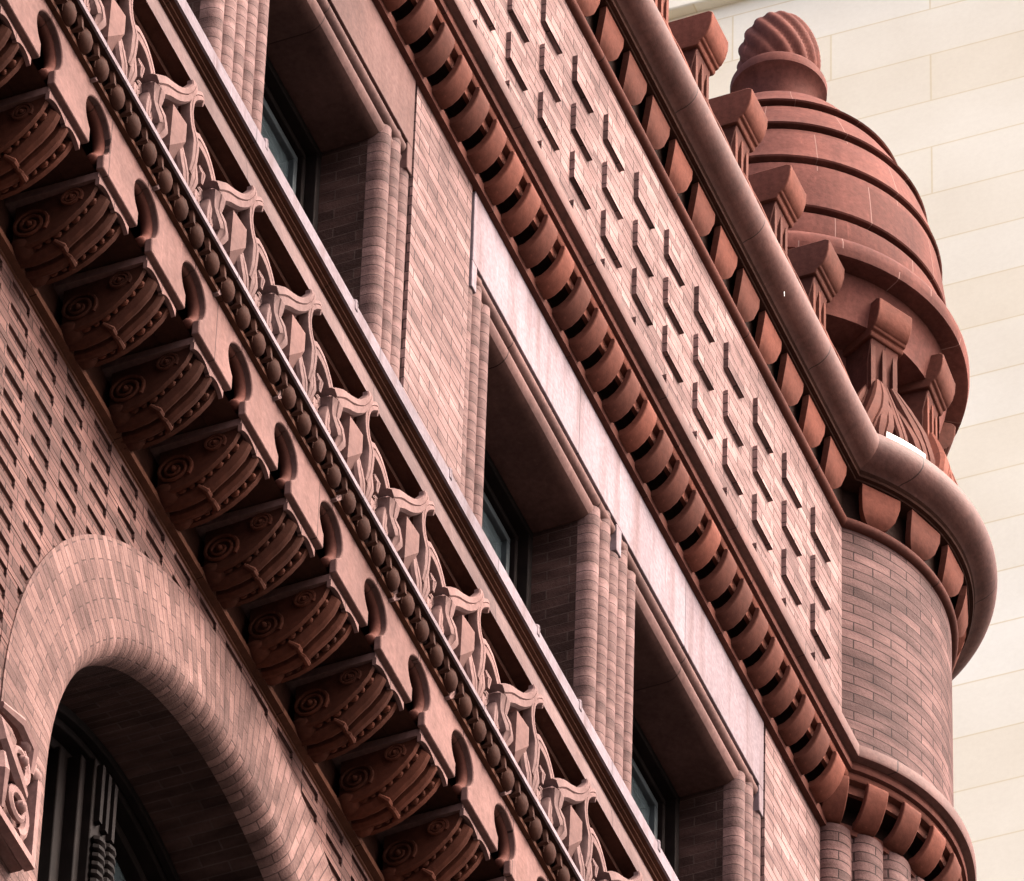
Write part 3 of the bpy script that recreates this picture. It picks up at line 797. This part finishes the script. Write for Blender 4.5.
# ---------------- cresting
def crest():
    sh = MB()
    # shaft that swells forward to the cap, side profile extruded
    pr = [(.18, 6.41), (.45, 6.41), (.44, 6.6), (.40, 6.85), (.375, 7.05), (.38, 7.25), (.41, 7.40), (.18, 7.40)]
    sh.extr(pr, -.088, .088)
    cp = MB()
    pc = [(.16, 7.385), (.415, 7.385), (.425, 7.40), (.425, 7.412), (.44, 7.418), (.445, 7.432), (.455, 7.438), (.475, 7.48), (.487, 7.53), (.49, 7.59), (.47, 7.605), (.16, 7.605)]
    cp.extr(pc, -.106, .106)
    lv = MB()
    def fr(pts, rad, up=(0, 1, .25), sq=.6):
        out = []; ro_ = []; q = [Vector(p) for p in pts]
        for i in range(len(q) - 1):
            p0, p1, p2, p3 = q[max(i - 1, 0)], q[i], q[i + 1], q[min(i + 2, len(q) - 1)]
            for k in range(4):
                u = k / 4
                out.append(tuple(.5 * ((2 * p1) + (p2 - p0) * u + (2 * p0 - 5 * p1 + 4 * p2 - p3) * u * u + (3 * p1 - p0 - 3 * p2 + p3) * u ** 3))); ro_.append(rad[i] * (1 - u) + rad[i + 1] * u)
        out.append(tuple(q[-1])); ro_.append(rad[-1]); blade(lv, out, ro_, sq, up)
    for s_ in (-1, 1):
        fr([(s_ * .045, .405, 7.10), (s_ * .075, .44, 6.95), (s_ * .125, .475, 6.78), (s_ * .175, .48, 6.64), (s_ * .185, .47, 6.55), (s_ * .15, .47, 6.52)], [.018, .046, .060, .056, .038, .014])
        fr([(s_ * .03, .42, 6.98), (s_ * .06, .46, 6.84), (s_ * .10, .50, 6.68), (s_ * .125, .51, 6.56), (s_ * .10, .51, 6.50)], [.016, .042, .052, .042, .014])
        fr([(s_ * .08, .36, 7.08), (s_ * .13, .38, 6.94), (s_ * .19, .40, 6.80), (s_ * .20, .40, 6.72), (s_ * .17, .41, 6.70)], [.012, .032, .038, .028, .012])
        fr([(s_ * .085, .27, 7.02), (s_ * .13, .29, 6.86), (s_ * .18, .31, 6.70), (s_ * .18, .32, 6.58), (s_ * .14, .32, 6.55)], [.012, .034, .044, .034, .012], (s_, 0, .2))
        lv.box(s_ * .070 - .014, s_ * .070 + .014, .36, .400, 7.02, 7.385)
        lv.ball((s_ * .16, .485, 6.53), (.032, .03, .032), 10, 7); lv.ball((s_ * .175, .42, 6.705), (.027, .025, .027), 10, 7); lv.ball((s_ * .15, .33, 6.56), (.032, .032, .032), 10, 7)
    lv.box(-.012, .012, .36, .402, 7.0, 7.385)
    fr([(0, .40, 7.10), (0, .445, 6.92), (0, .49, 6.74), (0, .52, 6.60), (0, .50, 6.45)], [.012, .026, .034, .034, .026])
    return sh, cp, lv
sh, cp, lv = crest()
cr_ = sh.build('crest_ornament', 'terra', B, local=True, bevel=.006)
cp.build('cap', 'terra2', cr_, local=True, bevel=.005)
lv.build('leaf_carving', 'terra2', cr_, local=True, smooth=28)
first = True
for t in (6.60, 6.08, 5.56, 5.04, 4.52, 4.0, 3.48):
    if first: cr_.location = (t, 0, GZ); first = False
    else: clone(cr_, B, (t, 0, GZ))
for a in (-28, 4, 36, 68):
    a = R_(a)
    o = empty('turret_crest', T, (0, 0, 0)); bpy.data.objects.remove(o)
    for src in [cr_] + list(cr_.children):
        k = src.copy(); COL.objects.link(k); k.parent = T
        k.location = (TC + KR * math.sin(a), -(DC + KR * math.cos(a)), GZ - .07); k.rotation_euler.z = a

# ---------------- dome and finial
p = MB(); p.lathe([(.50, 6.40), (.66, 6.41), (.64, 6.8), (.62, 7.15), (.62, 7.36), (.795, 7.375), (.80, 7.42), (.825, 7.53), (.846, 7.645), (.3, 7.646)], 72); p.build('neck', 'dome_plain', T)
p = MB(); p.lathe([(.80, 7.6505), (.92, 7.6525), (.937, 7.66), (.945, 7.70), (.945, 7.745), (.93, 7.785), (.87, 7.83), (.815, 7.86), (.5, 7.87)], 80); p.build('dome_ring', 'dome', T)
bands = [(.80, 7.835, .815, 8.03), (.790, 8.045, .80, 8.41), (.775, 8.43, .735, 8.73), (.715, 8.75, .615, 9.04), (.595, 9.055, .435, 9.365)]
dm = MB()
prof = [(.5, 7.85)]
lv_ = [(.820, 7.85), (.832, 8.03), (.828, 8.06), (.815, 8.41), (.80, 8.45), (.745, 8.73), (.72, 8.77), (.62, 9.04), (.595, 9.07), (.44, 9.37)]
zs = [7.85, 8.04, 8.42, 8.74, 9.05, 9.37]
rs = [.822, .832, .806, .738, .612, .43]
def rdome(z):
    for i in range(5):
        if z <= zs[i + 1]:
            u = (z - zs[i]) / (zs[i + 1] - zs[i])
            p0, p1, p2, p3 = rs[max(i - 1, 0)], rs[i], rs[i + 1], rs[min(i + 2, 5)]
            return .5 * (2 * p1 + (p2 - p0) * u + (2 * p0 - 5 * p1 + 4 * p2 - p3) * u * u + (3 * p1 - p0 - 3 * p2 + p3) * u ** 3)
    return rs[-1]
prof = [(.3, 7.84)]
for i in range(5):
    z0, z1 = zs[i], zs[i + 1]
    prof += [(rdome(z0) - .06, z0 + .001), (rdome(z0) - .06, z0 + .030), (rdome(z0) + .006, z0 + .032), (rdome(z0) + .012, z0 + .040)]
    for k in range(1, 7):
        z = z0 + .040 + (z1 - z0 - .048) * k / 6; prof.append((rdome(z) + .012 * (1 - k / 6), z))
    prof.append((rdome(z1) - .006, z1))
prof += [(.40, 9.375), (.1, 9.38)]
dm.lathe(prof, 96); dm.build('dome', 'dome', T, smooth=28)
p = MB(); p.lathe([(.26, 9.372), (.262, 9.40), (.19, 9.42), (.172, 9.50), (.172, 9.60), (.18, 9.70), (.205, 9.775), (.232, 9.80), (.245, 9.812), (.247, 9.86), (.235, 9.885), (.15, 9.90)], 56); p.build('finial_collar', 'dome_plain', T)
fn = MB(); n = 96; rows = []
for i in range(25):
    u = i / 24; z = 9.885 + .50 * u
    base = .20 * math.sin(math.pi * (.16 + .84 * u) ** .82) ** .62 + .012 if u < 1 else .01
    base = (.205 * math.sqrt(max(0, 1 - ((u - .34) / .66) ** 2)) if u > .34 else .17 + .035 * math.sin(math.pi / 2 * u / .34))
    row_ = []
    for k in range(n):
        a = 2 * math.pi * k / n; ph = 12 * a + u * 19.0
        r = max(.004, base * (1 + .12 * (abs(math.sin(ph / 2)) - .6)))
        row_.append((TC + r * math.sin(a), DC + r * math.cos(a), z))
    rows.append(row_)
fn.grid(rows, True, cap=True); fn.build('spiral_finial', 'dome_plain', T, smooth=70)

# ================================================================== pale stone tower behind
tw = empty('stone_tower', None, V(25, -6, -28.3)); tw.rotation_euler.z = R_(1.6)
tw['label'] = 'plain cream limestone tower wall of large blocks filling the right background'; tw['category'] = 'building'
p = MB(); p.box(0, 14, -24, 14, 0, 90); p.build('wall', 'lime', tw, local=True)
p = MB(); p.box(-.10, .02, -24.2, 14.2, 60.64, 61.3); p.build('string_course', 'lime', tw, local=True, bevel=.02)
